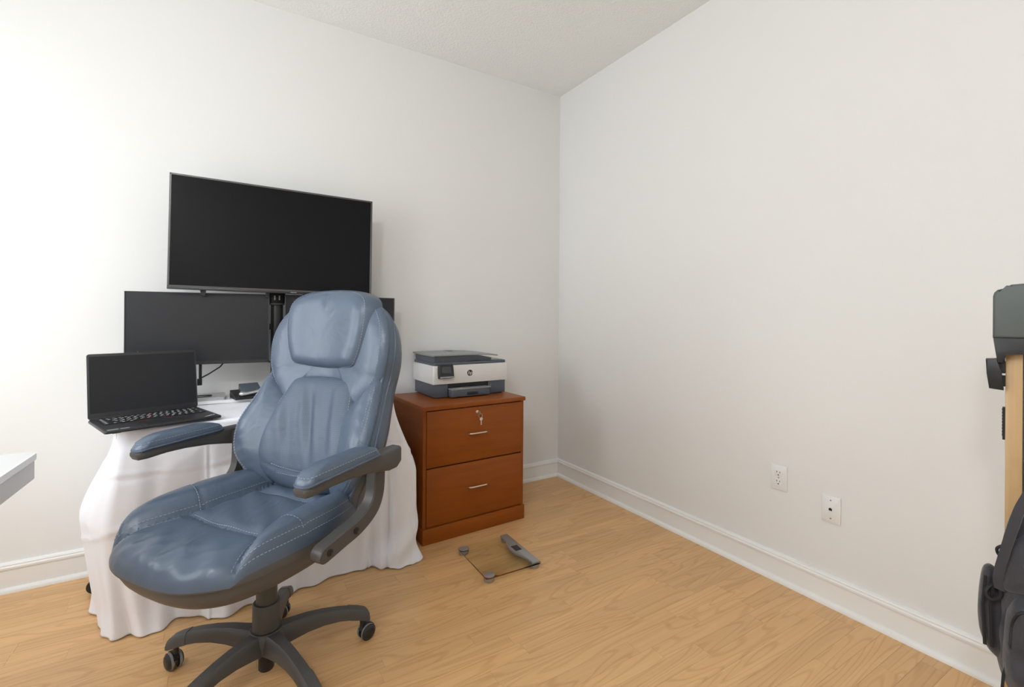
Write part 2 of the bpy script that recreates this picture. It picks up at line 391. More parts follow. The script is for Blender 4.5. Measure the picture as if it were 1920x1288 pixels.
# ------------------------------------------------------------------ the room
H0 = 0.12
def build_room():
    # floor strips run along X (parallel to the back wall)
    fl = struct(box('floor', (ROOM_X0-0.1, ROOM_Y0-0.1, -0.06), (0.1, 0.1, -0.008), M['subfloor']))
    w, gap = 0.064, 0.0005
    protos = []
    bm = bmesh.new(); add_box(bm, (0, 0, -0.008), (1, w-gap, 0.0)); me = bpy.data.meshes.new('plank'); bmesh.ops.recalc_face_normals(bm, faces=bm.faces); bm.to_mesh(me); bm.free(); me.materials.append(M['plank'])
    rest = []; count = 0
    row = 0; y = 0.0
    while y > ROOM_Y0:
        x = ROOM_X0-random.uniform(0, 0.5)
        while x < 0:
            ln = random.choice((0.32, 0.42, 0.52, 0.62, 0.74, 0.9)); a = max(x, ROOM_X0); b = min(x+ln, 0.0)
            if b-a > 0.02:
                if y > -2.25 and count < 298:
                    o = bpy.data.objects.new('plank', me); COL.objects.link(o); o.parent = fl
                    o.location = (a, y-w, 0); o.scale = (b-a-gap, 1, 1); count += 1
                else: rest.append(((a, y-w, -0.008), (b-gap, y-gap, 0.0)))
            x += ln
        y -= w; row += 1
    o = boxes('plank_field', rest, M['plank'], fl); o['kind'] = 'stuff'
    struct(box('ceiling', (ROOM_X0-0.15, ROOM_Y0-0.15, CEIL), (0.15, 0.15, CEIL+0.1), M['ceiling']))
    struct(box('wall_back', (ROOM_X0-0.15, 0, -0.05), (0.15, 0.12, CEIL), M['wall']))
    struct(box('wall_right', (0, ROOM_Y0-0.1, -0.05), (0.12, 0.0, CEIL), M['wall']))
    struct(box('wall_front', (ROOM_X0-0.15, ROOM_Y0-0.12, -0.05), (0.15, ROOM_Y0, CEIL), M['wall']))
    # left wall with two window openings
    X0, X1 = ROOM_X0-0.14, ROOM_X0
    segs = []; ys = [ROOM_Y0] + sorted([v for W in WINDOWS for v in W[:2]]) + [0.0]
    z0, z1 = WINDOWS[0][2:]
    segs += [((X0, ROOM_Y0, -0.05), (X1, 0, z0)), ((X0, ROOM_Y0, z1), (X1, 0, CEIL))]
    for a, b in ((ys[0], ys[1]), (ys[2], ys[3]), (ys[4], ys[5])): segs.append(((X0, a, z0), (X1, b, z1)))
    struct(boxes('wall_left', segs, M['wall']))
    for i, (y0, y1, a, b) in enumerate(WINDOWS):
        wn = struct(thing('window_%d' % (i+1), 'window', 'window', (X0+0.06, y0, a)))
        del wn['label']; del wn['category']
        W_, H_ = y1-y0, b-a; t = 0.045
        for lo, hi in (((-.03, 0, 0), (.03, W_, t)), ((-.03, 0, H_-t), (.03, W_, H_)), ((-.03, 0, 0), (.03, t, H_)), ((-.03, W_-t, 0), (.03, W_, H_)), ((-.02, 0, H_/2-t/2), (.02, W_, H_/2+t/2))):
            box('window_frame', lo, hi, M['trim'], wn)
        for k in range(2): box('pane', (-.003, t, t if k == 0 else H_/2+t/2), (.003, W_-t, H_/2-t/2 if k == 0 else H_-t), M['window_glass'], wn)
    # baseboards: board, moulded cap, quarter-round shoe
    cap = [(0, .092), (.0165, .092), (.0185, .096), (.0185, .103), (.0145, .106), (.0135, .1085), (.0155, .112), (.0125, .1175), (.006, .120), (0, .1205)]
    shoe = [(0, 0), (.0285, 0), (.028, .008), (.0255, .014), (.021, .0185), (.0165, .020), (0, .020)]
    for nm, ax in (('back', 'x'), ('right', 'y')):
        if ax == 'x':
            bb = struct(box('baseboard_back', (ROOM_X0, -.0135, 0), (0, 0, .094), M['trim']))
            prism('cap_moulding', [(-d, z) for d, z in cap], 'x', ROOM_X0, 0, M['trim'], bb); prism('shoe_moulding', [(-d, z) for d, z in shoe], 'x', ROOM_X0, 0, M['trim'], bb)
        else:
            bb = struct(box('baseboard_right', (-.0135, ROOM_Y0, 0), (0, 0, .094), M['trim']))
            prism('cap_moulding', [(-d, z) for d, z in cap], 'y', ROOM_Y0, 0, M['trim'], bb); prism('shoe_moulding', [(-d, z) for d, z in shoe], 'y', ROOM_Y0, 0, M['trim'], bb)
    # unseen globe lamp behind the camera, added as general fill light
    mt, nt, b = nodes('fill_globe'); b.inputs['Base Color'].default_value = (0.9, 0.9, 0.88, 1)
    GR = 0.12
    b.inputs['Emission Color'].default_value = (0.95, 0.98, 1.0, 1); b.inputs['Emission Strength'].default_value = FILL_POWER/(PI*4*PI*GR*GR)
    lp = thing('fill_lamp', 'added white globe fill lamp behind the viewer', 'lamp', (-2.95, -3.1, CEIL))
    lathe('fill_lamp_base', [(0, 0), (.09, 0), (.09, -.02), (.03, -.03), (.03, -.07), (0, -.07)], M['trim'], lp, 40)
    lathe('fill_lamp_globe', [(GR*math.sin(PI*k/16), -.185+GR*math.cos(PI*k/16)) for k in range(17)], mt, lp, 40)
build_room()

# ------------------------------------------------------------------ office chair
def build_chair():
    TH = R(213.83)
    ch = thing('office_chair', 'high-back blue leather executive chair on a five-wheel charcoal base', 'chair', (-1.955, -1.055, 0), TH-PI/2)
    lea = M['leather']
    # ---- base
    hub = lathe('hub', [(0, .085), (.040, .085), (.052, .098), (.056, .125), (.054, .145), (.046, .153), (0, .153)], M['chair_plastic'], ch, 40)
    lathe('column_cover', [(.036, .15), (.041, .155), (.0405, .232), (.038, .236), (.0, .236)], M['chair_plastic'], ch, 40)
    lathe('gas_cylinder', [(0, .233), (.031, .233), (.030, .365), (0, .365)], M['chair_plastic'], ch, 32)
    lathe('cylinder_stub', [(0, .022), (.020, .022), (.023, .026), (.023, .09), (0, .09)], M['black_plastic'], ch, 24)
    for kk, world_a in enumerate((145, 73, 1, -71, -143)):
        a = R(world_a)-(TH-PI/2); ca, sa = math.cos(a), math.sin(a)
        def sec(r0, zt, hgt, wt, wb):
            pts = [(-wb/2, zt-hgt), (-wb/2*1.02, zt-hgt*.55), (-wt/2*1.06, zt-.006), (-wt/2*.8, zt), (wt/2*.8, zt), (wt/2*1.06, zt-.006), (wb/2*1.02, zt-hgt*.55), (wb/2, zt-hgt)]
            return [(r0*ca-o*sa, r0*sa+o*ca, z) for o, z in pts]
        prof = [(.03, .150, .060, .050, .062), (.07, .153, .056, .040, .050), (.12, .154, .048, .035, .044), (.17, .150, .041, .033, .041), (.22, .141, .036, .033, .041), (.255, .132, .035, .034, .042)]
        leg = loft('leg', [sec(*p) for p in prof], M['chair_plastic'], ch, 35)
        loft('leg_cap', [sec(*p) for p in ((.2545, .1335, .037, .036, .044), (.285, .123, .036, .036, .044), (.312, .110, .033, .036, .044), (.322, .098, .022, .032, .040))], M['chair_plastic'], leg, 35)
        # twin-wheel caster
        px, py = .300*ca, .300*sa
        sw = R({0: 115, 1: 150, 2: 20, 3: 20, 4: 70}[kk])-(TH-PI/2)          # heading of the caster
        cs = bpy.data.objects.new('caster_tmp', None)
        def cl(u, v, z): return (px+math.cos(sw)*u-math.sin(sw)*v, py+math.sin(sw)*u+math.cos(sw)*v, z)
        bm = bmesh.new(); add_tube(bm, [(px, py, .055), (px, py, .085)], .008, 10)
        hood = []
        for k in range(9):
            an = R(-20+25*k); hood.append((.018+.0285*math.cos(an)*1.0, .0275+.0285*math.sin(an)))
        # hood: arc shell between the wheels
        secs = []
        for k in range(10):
            an = R(-35+190*k/9); r1, r2 = .024, .0300
            c_ = (.017+math.cos(an)*r1, .0275+math.sin(an)*r1); d_ = (.017+math.cos(an)*r2, .0275+math.sin(an)*r2)
            secs.append([cl(c_[0], -.008, c_[1]), cl(d_[0], -.008, d_[1]), cl(d_[0], .008, d_[1]), cl(c_[0], .008, c_[1])])
        loft('x', secs, None, bm_only=bm)
        add_tube(bm, [cl(.017, -.02, .0275), cl(.017, .02, .0275)], .006, 10)
        cst = from_bm('caster', bm, M['black_plastic'], ch, 40)
        bpy.data.objects.remove(cs)
        for sgn in (-1, 1):
            prof_w = [(0, .0235), (.016, .0235), (.0215, .021), (.0245, .017), (.0272, .016), (.0275, .013), (.0275, .009), (.026, .008), (0, .008)]
            bm = bmesh.new(); mtx = Matrix.Translation(cl(.017, 0, .0275)) @ Matrix.Rotation(sw, 4, 'Z') @ Matrix.Rotation(-sgn*PI/2, 4, 'X')
            add_lathe(bm, prof_w, 28, mtx)
            w_ = from_bm('wheel', bm, [M['black_plastic'], M['tread']], cst, 40)
            n = 28; w_.data.polygons.foreach_set('material_index', [1 if 4*n <= i < 7*n else 0 for i in range(len(w_.data.polygons))])
    # ---- under-seat mechanism
    bm = bmesh.new(); add_box(bm, (-.10, -.10, .352), (.10, .15, .385), .006); add_box(bm, (-.05, -.07, .335), (.05, .09, .36), .008)
    from_bm('tilt_mechanism', bm, M['black_plastic'], ch, 35)
    tube('tilt_lever', [(.06, .02, .36), (.2, .03, .365), (.26, .035, .362)], .006, M['black_plastic'], ch, 8)
    # ---- seat
    half = [(.0, .362), (.10, .356), (.18, .328), (.24, .275), (.276, .185), (.288, .07), (.283, -.04), (.262, -.13), (.21, -.185), (.10, -.208)]
    outl = half + [(0, -.212)] + [(-x, y) for x, y in half[:0:-1]]
    def flat(z0, tilt=0.035):
        def f(a, b): return (a+.02, b, z0 + (0.0 if b < .0 else -.10*b*b)), (0, 0, 1)
        return f
    under = Pillow([(x*.978, y*.978) for x, y in outl], flat(.492), .01, .112, n=96, rings=14, pw_back=5, q_back=.55)
    under.build('seat_underside', M['leather_under'], ch)
    S1 = catmull([(.150, -.23), (.150, -.10), (.150, .02), (.156, .11), (.178, .19), (.208, .26), (.250, .36)], 60)
    def dpoly(x, y, P):
        best = 9
        for p, q in zip(P, P[1:]):
            d = q-p; t = max(0, min(1, ((x-p[0])*d[0]+(y-p[1])*d[1])/(d@d))); best = min(best, math.hypot(x-p[0]-t*d[0], y-p[1]-t*d[1]))
        return best
    S1c = [np.array(p) for p in S1[::4]]+[S1[-1]]
    def s1x(y): return np.interp(y, [p[1] for p in S1], [p[0] for p in S1])
    def in_front_y(x): return .160-.35*x*x        # front seam of the perforated insert
    back_y = -.072
    SH = .03
    def seat_disp(a, b, t):
        x = abs(a+SH); d1 = dpoly(x, b, S1c); inb = x > s1x(b)
        if inb:
            cs_ = abs(b-(.110-.30*(x-.15))); d = min(d1, cs_*1.2)
            bul = .062*(1-math.exp(-d1/.02)) - .006*math.exp(-(cs_/.006)**2)
            v = bul-.006
        else:
            d2 = abs(b-in_front_y(x)); d3 = abs(b-back_y)
            d = min(d1, d2, d3)
            puff = .016 if back_y < b < in_front_y(x) else .014
            v = puff*(1-math.exp(-d/.013))-.008
            if b > in_front_y(x):
                v += .004*math.sin(a*55+b*38+1.0)*math.exp(-((b-.285)/.05)**2)*(1-math.exp(-d/.03)) + .003*math.sin(a*95-b*60)*math.exp(-((b-.31)/.04)**2)
            else: v += .002*math.sin(a*40+b*70)
        v *= (1-max(0, (t-.93)/.07)**2*.6)
        return v
    seat = Pillow(outl, flat(.482), .062, .02, n=168, rings=44, pw=8, q=.5, disp=seat_disp)
    def reg(a, b):
        if a is None: return ('seat_underlay', 0)
        x = abs(a+SH)
        if x > s1x(b): return ('side_bolster', 1 if a > -SH else -1)
        if b > in_front_y(x): return ('front_panel', 0)
        if b > back_y: return ('seat_insert', 0)
        return ('rear_strip', 0)
    parts = seat.build('seat', lea, ch, reg, {'seat_insert': M['leather_perf'], 'seat_underlay': M['leather_under']})
    for g, o in parts.items():
        if g[0] == 'side_bolster':
            sg = g[1]
            seat.stitch('stitching', [(sg*(p[0]+.008)-SH, p[1]) for p in S1 if p[1] < .325], o)
            seat.stitch('stitching', [(sg*(.155+.12*k/20)-SH, .117-.30*.12*k/20) for k in range(21)], o)
            edge = [p for p in seat.pts if p[0]*sg > .13 and -.16 < p[1] < .33]
            edge = sorted([p for p in edge if abs(p[0]+SH)*.96 > s1x(p[1]*.96)+.004], key=lambda p: -p[1])
            seat.stitch('stitching', [tuple(seat.c+(p-seat.c)*.962) for p in edge], o)
            seat.stitch('stitching', [tuple(seat.c+(p-seat.c)*.985) for p in edge], o)
        if g[0] == 'front_panel':
            for sg in (-1, 1): seat.stitch('stitching', [(sg*(p[0]-.009)-SH, p[1]) for p in S1 if .17 < p[1] < .325], o)
        if g[0] == 'seat_insert':
            seat.stitch('stitching', [(x-SH, in_front_y(x)-.006) for x in np.linspace(-.142, .142, 50)], o)
            seat.stitch('stitching', [(x-SH, back_y+.006) for x in np.linspace(-.142, .142, 50)], o)
    # ---- backrest
    zk = [.45, .55, .65, .75, .85, .93, 1.05, 1.15, 1.25]
    yk = [-.150, -.168, -.190, -.222, -.262, -.288, -.305, -.318, -.338]
    kk_ = [.9, 1.05, 1.15, 1.15, 1.0, .85, .8, .75, .7]
    def yref(z): return np.interp(z, zk, yk)
    def kref(z): return np.interp(z, zk, kk_)
    def bsurf(a, b):
        y = yref(b)+kref(b)*a*a
        dyx = 2*kref(b)*a; dyz = (yref(b+.03)-yref(b-.03))/.06
        n = Vector((-dyx, 1, -dyz)).normalized()
        return (a, y, b), n
    hw = [(0, 1.212), (.09, 1.206), (.175, 1.182), (.240, 1.135), (.270, 1.07), (.276, 1.0), (.265, .93), (.272, .85), (.292, .76), (.292, .69), (.270, .62), (.24, .56), (.215, .50), (.15, .47)]
    bo = hw+[(0, .465)]+[(-x, z) for x, z in hw[:0:-1]]
    shell = Pillow(bo, bsurf, .012, .125, n=140, rings=18, pw=6, pw_back=4.5, q_back=.6, center=(0, .85))
    sh = shell.build('back_shell', lea, ch)
    edge_pts = [shell.point(p[0], p[1], True, 1.0) for p in shell.pts]
    tube('piping', edge_pts, .0045, lea, sh, 6, True)
    tube('piping', [shell.point(*(shell.c+(p-shell.c)*.975), False) for p in shell.pts], .0035, lea, sh, 6, True)
    # upper bolster (horseshoe behind the head pad)
    ub = [(0, 1.222), (.09, 1.216), (.18, 1.192), (.243, 1.142), (.275, 1.075), (.280, 1.0), (.265, .925), (.225, .865), (.180, .82), (.12, .86), (0, .87)]
    ubo = ub[:-1]+[(0, .87)]+[(-x, z) for x, z in ub[-2:0:-1]]
    UB = Pillow(ubo, bsurf, .055, .02, n=150, rings=18, pw=6, q=.55, center=(0, 1.03))
    o = UB.build('upper_bolster', lea, ch)
    UB.stitch('stitching', [tuple(UB.c+(p-UB.c)*.955) for p in UB.pts if p[1] > .83], o)
    # lower wings
    for sg in (1, -1):
        wg = [(.262, .925), (.283, .85), (.302, .77), (.303, .70), (.285, .635), (.25, .585), (.20, .545), (.15, .53), (.12, .60), (.115, .70), (.12, .80), (.165, .845), (.215, .89)]
        wg = [(sg*x, z) for x, z in (wg if sg > 0 else wg[::-1])]
        def wd(a, b, t): return .0022*math.sin(b*170+abs(a)*60)*max(0, t-.55)*(1-t)*8
        Wg = Pillow(wg, bsurf, .052, .02, n=130, rings=18, pw=3.6, q=.55, disp=wd)
        o = Wg.build('side_wing', lea, ch)
        out = [p for p in Wg.pts if abs(p[0]) > .19]
        if sg < 0: out = sorted(out, key=lambda p: p[1])
        else: out = sorted(out, key=lambda p: p[1])
        out = [p for p in out if not (p[1] > .80 and abs(p[0]) < .24)]
        Wg.stitch('stitching', [tuple(Wg.c+(p-Wg.c)*.95) for p in out], o)
        Wg.stitch('stitching', [tuple(Wg.c+(p-Wg.c)*.90) for p in out], o)
    # lumbar pad
    lp = [(0, .922), (.09, .920), (.145, .910), (.168, .875), (.198, .79), (.218, .71), (.215, .64), (.180, .575), (.10, .535), (0, .525)]
    lo_ = lp+[(-x, z) for x, z in lp[-2:0:-1]]
    def ld(a, b, t):
        e = math.exp(-((t)/.75)**4)
        w_ = .0058*math.sin(a*62-(b-.7)*26)+.0026*math.sin(a*105-(b-.7)*45+1.3)
        return w_*e*math.exp(-((b-.76)/.11)**2)-.003*math.exp(-((b-(.592+.9*a*a))/.004)**2)
    LP = Pillow(lo_, bsurf, .070, .02, n=140, rings=30, pw=8, q=.5, disp=ld, center=(0, .735))
    o = LP.build('lumbar_pad', M['leather_perf_v'], ch)
    LP.stitch('stitching', [tuple(LP.c+(p-LP.c)*.945) for p in LP.pts if p[1] > .58], o)
    LP.stitch('stitching', [(a, .600+.9*a*a) for a in np.linspace(-.13, .13, 40)], o)
    # head pad
    hp = [(0, 1.236), (.09, 1.231), (.170, 1.212), (.208, 1.178), (.216, 1.11), (.206, 1.04), (.186, .98), (.160, .950), (.08, .938), (0, .934)]
    ho = hp+[(-x, z) for x, z in hp[-2:0:-1]]
    HP = Pillow(ho, bsurf, .085, .02, n=140, rings=24, pw=9, q=.5, center=(0, 1.085), disp=lambda a, b, t: -.006*math.exp(-((a-.01-(1.205-b)*.2)/.008)**2)*math.exp(-((b-1.19)/.025)**2))
    o = HP.build('head_pad', lea, ch)
    for sg in (-1, 1):
        e = sorted([p for p in HP.pts if p[0]*sg > .10], key=lambda p: p[1])
        HP.stitch('stitching', [tuple(HP.c+(p-HP.c)*.93) for p in e], o)
    # ---- arms
    for sg in (-1, 1):
        X = sg*.358
        def zt(y): return .744-.35*max(0, y-.02)**2-1.2*max(0, y-.12)**2
        arm = bpy.data.objects.new('arm', None)
        secs = []
        for y, hgt, w_ in ((.194, .014, .036), (.187, .026, .048), (.165, .031, .056), (.11, .033, .058), (.05, .036, .056), (-.03, .044, .052), (-.09, .055, .050), (-.13, .064, .048), (-.165, .064, .046), (-.185, .052, .042)):
            z = zt(y)-.016
            pr = rrect(X-w_/2, X+w_/2, z-hgt, z, min(.009, hgt*.4), 3)
            secs.append([(a, y, b) for a, b in pr])
        fr_ = loft('arm_frame', secs, M['chair_plastic'], ch, 45)
        # cushion
        def asurf(a, b): return (X+a, b, zt(b)-.012), (0, 0, 1)
        ap = rrect(-.033, .033, -.085, .192, .028, 8)
        A = Pillow(ap, asurf, .030, .016, rings=12, pw=4, q=.5, smooth_outline=False, center=(0, .06))
        pad = A.build('arm_pad', lea, ch)
        A.stitch('stitching', [tuple(A.c+(np.array(p)-A.c)*.93) for p in ap]+[tuple(A.c+(np.array(ap[0])-A.c)*.93)], pad)
        pip = [A.point(p[0], p[1], True, 1.0) for p in np.array(ap)]
        tube('piping', [v+Vector((0, 0, -.002)) for v in pip], .0032, lea, pad, 6, True)
        # L bracket
        cen = catmull([(-.136, .715), (-.136, .64), (-.130, .585), (-.105, .545), (-.05, .517), (.01, .505), (.075, .492), (.105, .487)], 35)
        xo, xi = sg*.338, sg*.302
        secs = []
        for i, p in enumerate(cen):
            a = cen[max(0, i-1)]; b = cen[min(len(cen)-1, i+1)]; d = (b-a)/np.linalg.norm(b-a); nrm = np.array([-d[1], d[0]])
            w_ = .024 if i < len(cen)-5 else .024*math.sqrt(max(.05, 1-((i-(len(cen)-6))/5.2)**2))
            q0 = p+nrm*w_; q1 = p-nrm*w_; s_ = .004*sg
            q0i = p+nrm*(w_-.004); q1i = p-nrm*(w_-.004)
            secs.append([(xi, q0[0], q0[1]), (xo-s_, q0[0], q0[1]), (xo, q0i[0], q0i[1]), (xo, q1i[0], q1i[1]), (xo-s_, q1[0], q1[1]), (xi, q1[0], q1[1])])
        br = loft('arm_bracket', secs, M['chair_plastic'], ch, 35)
        for y, z in ((-.136, .665), (-.03, .512), (.07, .493)):
            bm = bmesh.new(); add_lathe(bm, [(0, 0), (.010, 0), (.010, .0025), (.006, .003), (.005, .001), (0, .001)], 16, Matrix.Translation((xo-sg*.0005, y, z)) @ Matrix.Rotation(sg*PI/2, 4, 'Y'))
            from_bm('bolt', bm, M['black_plastic'], br, 40)
        bpy.data.objects.remove(arm)
build_chair()

# ------------------------------------------------------------------ draped table
TZ = 0.735
def build_table():
    tb = thing('table', 'dark wheeled table hidden under the white cloth', 'table', (-1.9, -.35, 0))
    rim = [(-.495, .27), (-.495, -.255), (.495, -.225), (.5, .27)]
    prism('table_top', rim, 'z', TZ-.034, TZ-.006, M['white_laminate'], tb, .004)
    for sx, sy, fx, fy in ((-1, 1, -.62, .155), (-1, -1, -.46, -.17), (1, 1, .54, .2), (1, -1, .54, -.16)):
        lg = tube('leg', [(sx*.44, sy*.2, TZ-.034), (fx, fy, .06)], .014, M['black_plastic'], tb, 10)
        bm = bmesh.new(); add_lathe(bm, [(0, -.011), (.012, -.012), (.026, -.009), (.0275, 0), (.026, .009), (.012, .012), (0, .011)], 24, Matrix.Translation((fx, fy, .0275)) @ Matrix.Rotation(PI/2, 4, 'X'))
        add_box(bm, (fx-.006, fy-.016, .03), (fx+.006, fy-.013, .065)); add_box(bm, (fx-.006, fy+.013, .03), (fx+.006, fy+.016, .065))
        from_bm('caster', bm, M['black_plastic'], lg, 40)
    # the cloth: rim polyline (table edge) and hem polyline (floor), both measured
    rimL = [(-2.405, -.075), (-2.405, -.30), (-2.403, -.56), (-2.400, -.605), (-2.375, -.615)]
    rimF = [(-2.30, -.613), (-2.1, -.607), (-1.9, -.600), (-1.7, -.593), (-1.5, -.587), (-1.42, -.584)]
    rimR = [(-1.398, -.575), (-1.392, -.53), (-1.392, -.3), (-1.392, -.075)]
    rim = rimL+rimF+rimR
    hem = [(-2.50, -.06), (-2.495, -.25), (-2.475, -.40), (-2.430, -.535), (-2.365, -.605), (-2.27, -.605), (-2.155, -.605), (-2.06, -.640), (-1.90, -.618), (-1.76, -.600), (-1.58, -.560), (-1.475, -.60), (-1.415, -.655), (-1.325, -.635), (-1.280, -.56), (-1.272, -.30), (-1.272, -.06)]
    mid = [(-2.46, -.06), (-2.525, -.25), (-2.530, -.40), (-2.480, -.560), (-2.41, -.640), (-2.28, -.625), (-2.16, -.600), (-2.06, -.615), (-1.90, -.612), (-1.74, -.600), (-1.58, -.590), (-1.475, -.595), (-1.39, -.62), (-1.315, -.61), (-1.277, -.545), (-1.268, -.30), (-1.27, -.06)]
    def resamp(P, n):
        P = np.array(catmull(P, 400)); d = np.concatenate([[0], np.cumsum(np.linalg.norm(np.diff(P, axis=0), axis=1))]); t = np.linspace(0, d[-1], n)
        return np.stack([np.interp(t, d, P[:, 0]), np.interp(t, d, P[:, 1])], 1), t
    NC, NR = 300, 84
    # parametrise by key points so corners stay matched
    def bykeys(P, keys, n):
        Pc = np.array(catmull(P, 40*(len(P)-1)), float); per = 40
        out = []
        for u in np.linspace(0, 1, n):
            k = np.interp(u, np.linspace(0, 1, len(P)), np.arange(len(P)))*per; i = int(min(k, len(Pc)-2)); f = k-i
            out.append(Pc[i]*(1-f)+Pc[i+1]*f)
        return np.array(out)
    rim17 = [rim[0], (-2.405, -.22), (-2.404, -.40), (-2.403, -.57), (-2.370, -.614), (-2.27, -.612), (-2.155, -.608), (-2.06, -.605), (-1.90, -.600), (-1.74, -.594), (-1.58, -.590), (-1.475, -.586), (-1.425, -.584), (-1.397, -.572), (-1.392, -.50), (-1.392, -.30), (-1.392, -.075)]
    A = bykeys(rim17, None, NC); B = bykeys(mid, None, NC); Cc = bykeys(hem, None, NC)
    U = np.linspace(0, 1, NC)
    V = []; 
    for j in range(NR):
        v = j/(NR-1)                      # 0 rim .. 1 floor
        z = TZ*(1-v)
        for i in range(NC):
            u = U[i]
            if v < .45: w_ = v/.45; w_ = w_*w_*(3-2*w_)*.55+w_*.45; p = A[i]*(1-w_)+B[i]*w_
            else: w_ = (v-.45)/.55; p = B[i]*(1-w_)+Cc[i]*w_
            k0, k1 = max(0, i-2), min(NC-1, i+2); t = B[k1]-B[k0]; t = t/(np.linalg.norm(t)+1e-9); nr = np.array([t[1], -t[0]])
            nr = -nr if nr @ (p-np.array([-1.9, -.3])) < 0 else nr
            front = 1.0 if .22 < u < .80 else 0.6
            fold = (.010*math.sin(u*92+.8*math.sin(v*5))+.007*math.sin(u*151+1.7+v*2))*v**1.2*front
            # soft valley folds near both front corners and pooling at the floor
            fold += .022*math.exp(-((u-.245-.03*v)/.016)**2)*v*(1-.3*v)-.030*math.exp(-((u-.305-.05*v)/.022)**2)*v
            fold += .020*math.exp(-((u-.80)/.012)**2)*v-.028*math.exp(-((u-.705-.02*v)/.016)**2)*v+.018*math.exp(-((u-.76)/.012)**2)*v*v
            pool = max(0, (v-.86)/.14); fold += .012*pool*math.sin(u*60+2)+.010*pool*pool
            if u > .66: fold += .012*math.sin(v*26+u*30)*max(0, (v-.62)/.38)
            # ironed creases
            cz = .575 if u < .8 else .50
            fold += .0035*math.exp(-((z-cz-.01*math.sin(u*30))/.006)**2)-.003*math.exp(-((z-cz+.013)/.008)**2)
            fold += .004*math.exp(-((u-.392-.012*v)/.003)**2)*min(1, v*5)-.003*math.exp(-((u-.398-.012*v)/.004)**2)*min(1, v*5)
            fold += .004*math.exp(-((z-.33-.6*(u-.15))/.010)**2)*(1 if u < .3 else 0)
            zz = z
            if j == 0: zz = TZ
            if v > .94: zz = max(.004, z+.010*math.sin(u*45)**2*0)
            q = p+nr*fold*min(1, v*8)
            V.append((q[0], q[1], max(zz, .003)))
    F = []
    for j in range(NR-1):
        for i in range(NC-1):
            a = j*NC+i; F.append((a, a+1, a+NC+1, a+NC))
    # rounded shoulder + flat top
    base = len(V); K = 12
    cxy = np.array([-1.9, -.075])
    for k in range(1, K+1):
        t = k/K
        for i in range(NC):
            q = A[i]*(1-t)+np.array([A[i][0]*.0+np.interp(U[i], [0, 1], [-2.405, -1.392]), -.075])*t
            V.append((q[0], q[1], TZ+.0035*min(1, k/2)+.0012*math.sin(q[0]*31+q[1]*23)))
    prev = 0
    for k in range(1, K+1):
        cur = base+(k-1)*NC
        for i in range(NC-1): F.append((cur+i, cur+i+1, prev+i+1, prev+i))
        prev = cur
    o = mesh('tablecloth', V, F, M['cloth'], None, True)
    md = o.modifiers.new('thick', 'SOLIDIFY'); md.thickness = .0015; md.offset = 1
    tag(o, 'white tablecloth draped to the floor over the table', 'tablecloth')
build_table()

# ------------------------------------------------------------------ television, monitors and their stand
def screen(name, label, cat, pos, ypr, W, H, depth, bz, mats, chin=0.0, lip=0.0):
    t = thing(name, label, cat, pos); t.rotation_mode = 'YXZ'; t.rotation_euler = (ypr[1], ypr[2], ypr[0])
    fr, gl = mats
    d0 = 0.006
    # frame: four bars around the glass
    box('bezel', (-W/2, 0, H/2-bz), (W/2, d0*2, H/2), fr, t, .0012, 1)
    box('bezel', (-W/2, 0, -H/2), (W/2, d0*2, -H/2+bz+chin), fr, t, .0012, 1)
    box('bezel', (-W/2, 0, -H/2), (-W/2+bz, d0*2, H/2), fr, t, .0012, 1)
    box('bezel', (W/2-bz, 0, -H/2), (W/2, d0*2, H/2), fr, t, .0012, 1)
    box('screen', (-W/2+bz*.8, .002, -H/2+bz*.8+chin), (W/2-bz*.8, .010, H/2-bz*.8), gl, t)
    box('back_cover', (-W/2+.002, .008, -H/2+.002), (W/2-.002, .022, H/2-.002), M['black_plastic'], t, .004)
    box('rear_housing', (-W*.36, .02, -H*.42), (W*.36, depth, H*.22), M['black_plastic'], t, .012)
    return t
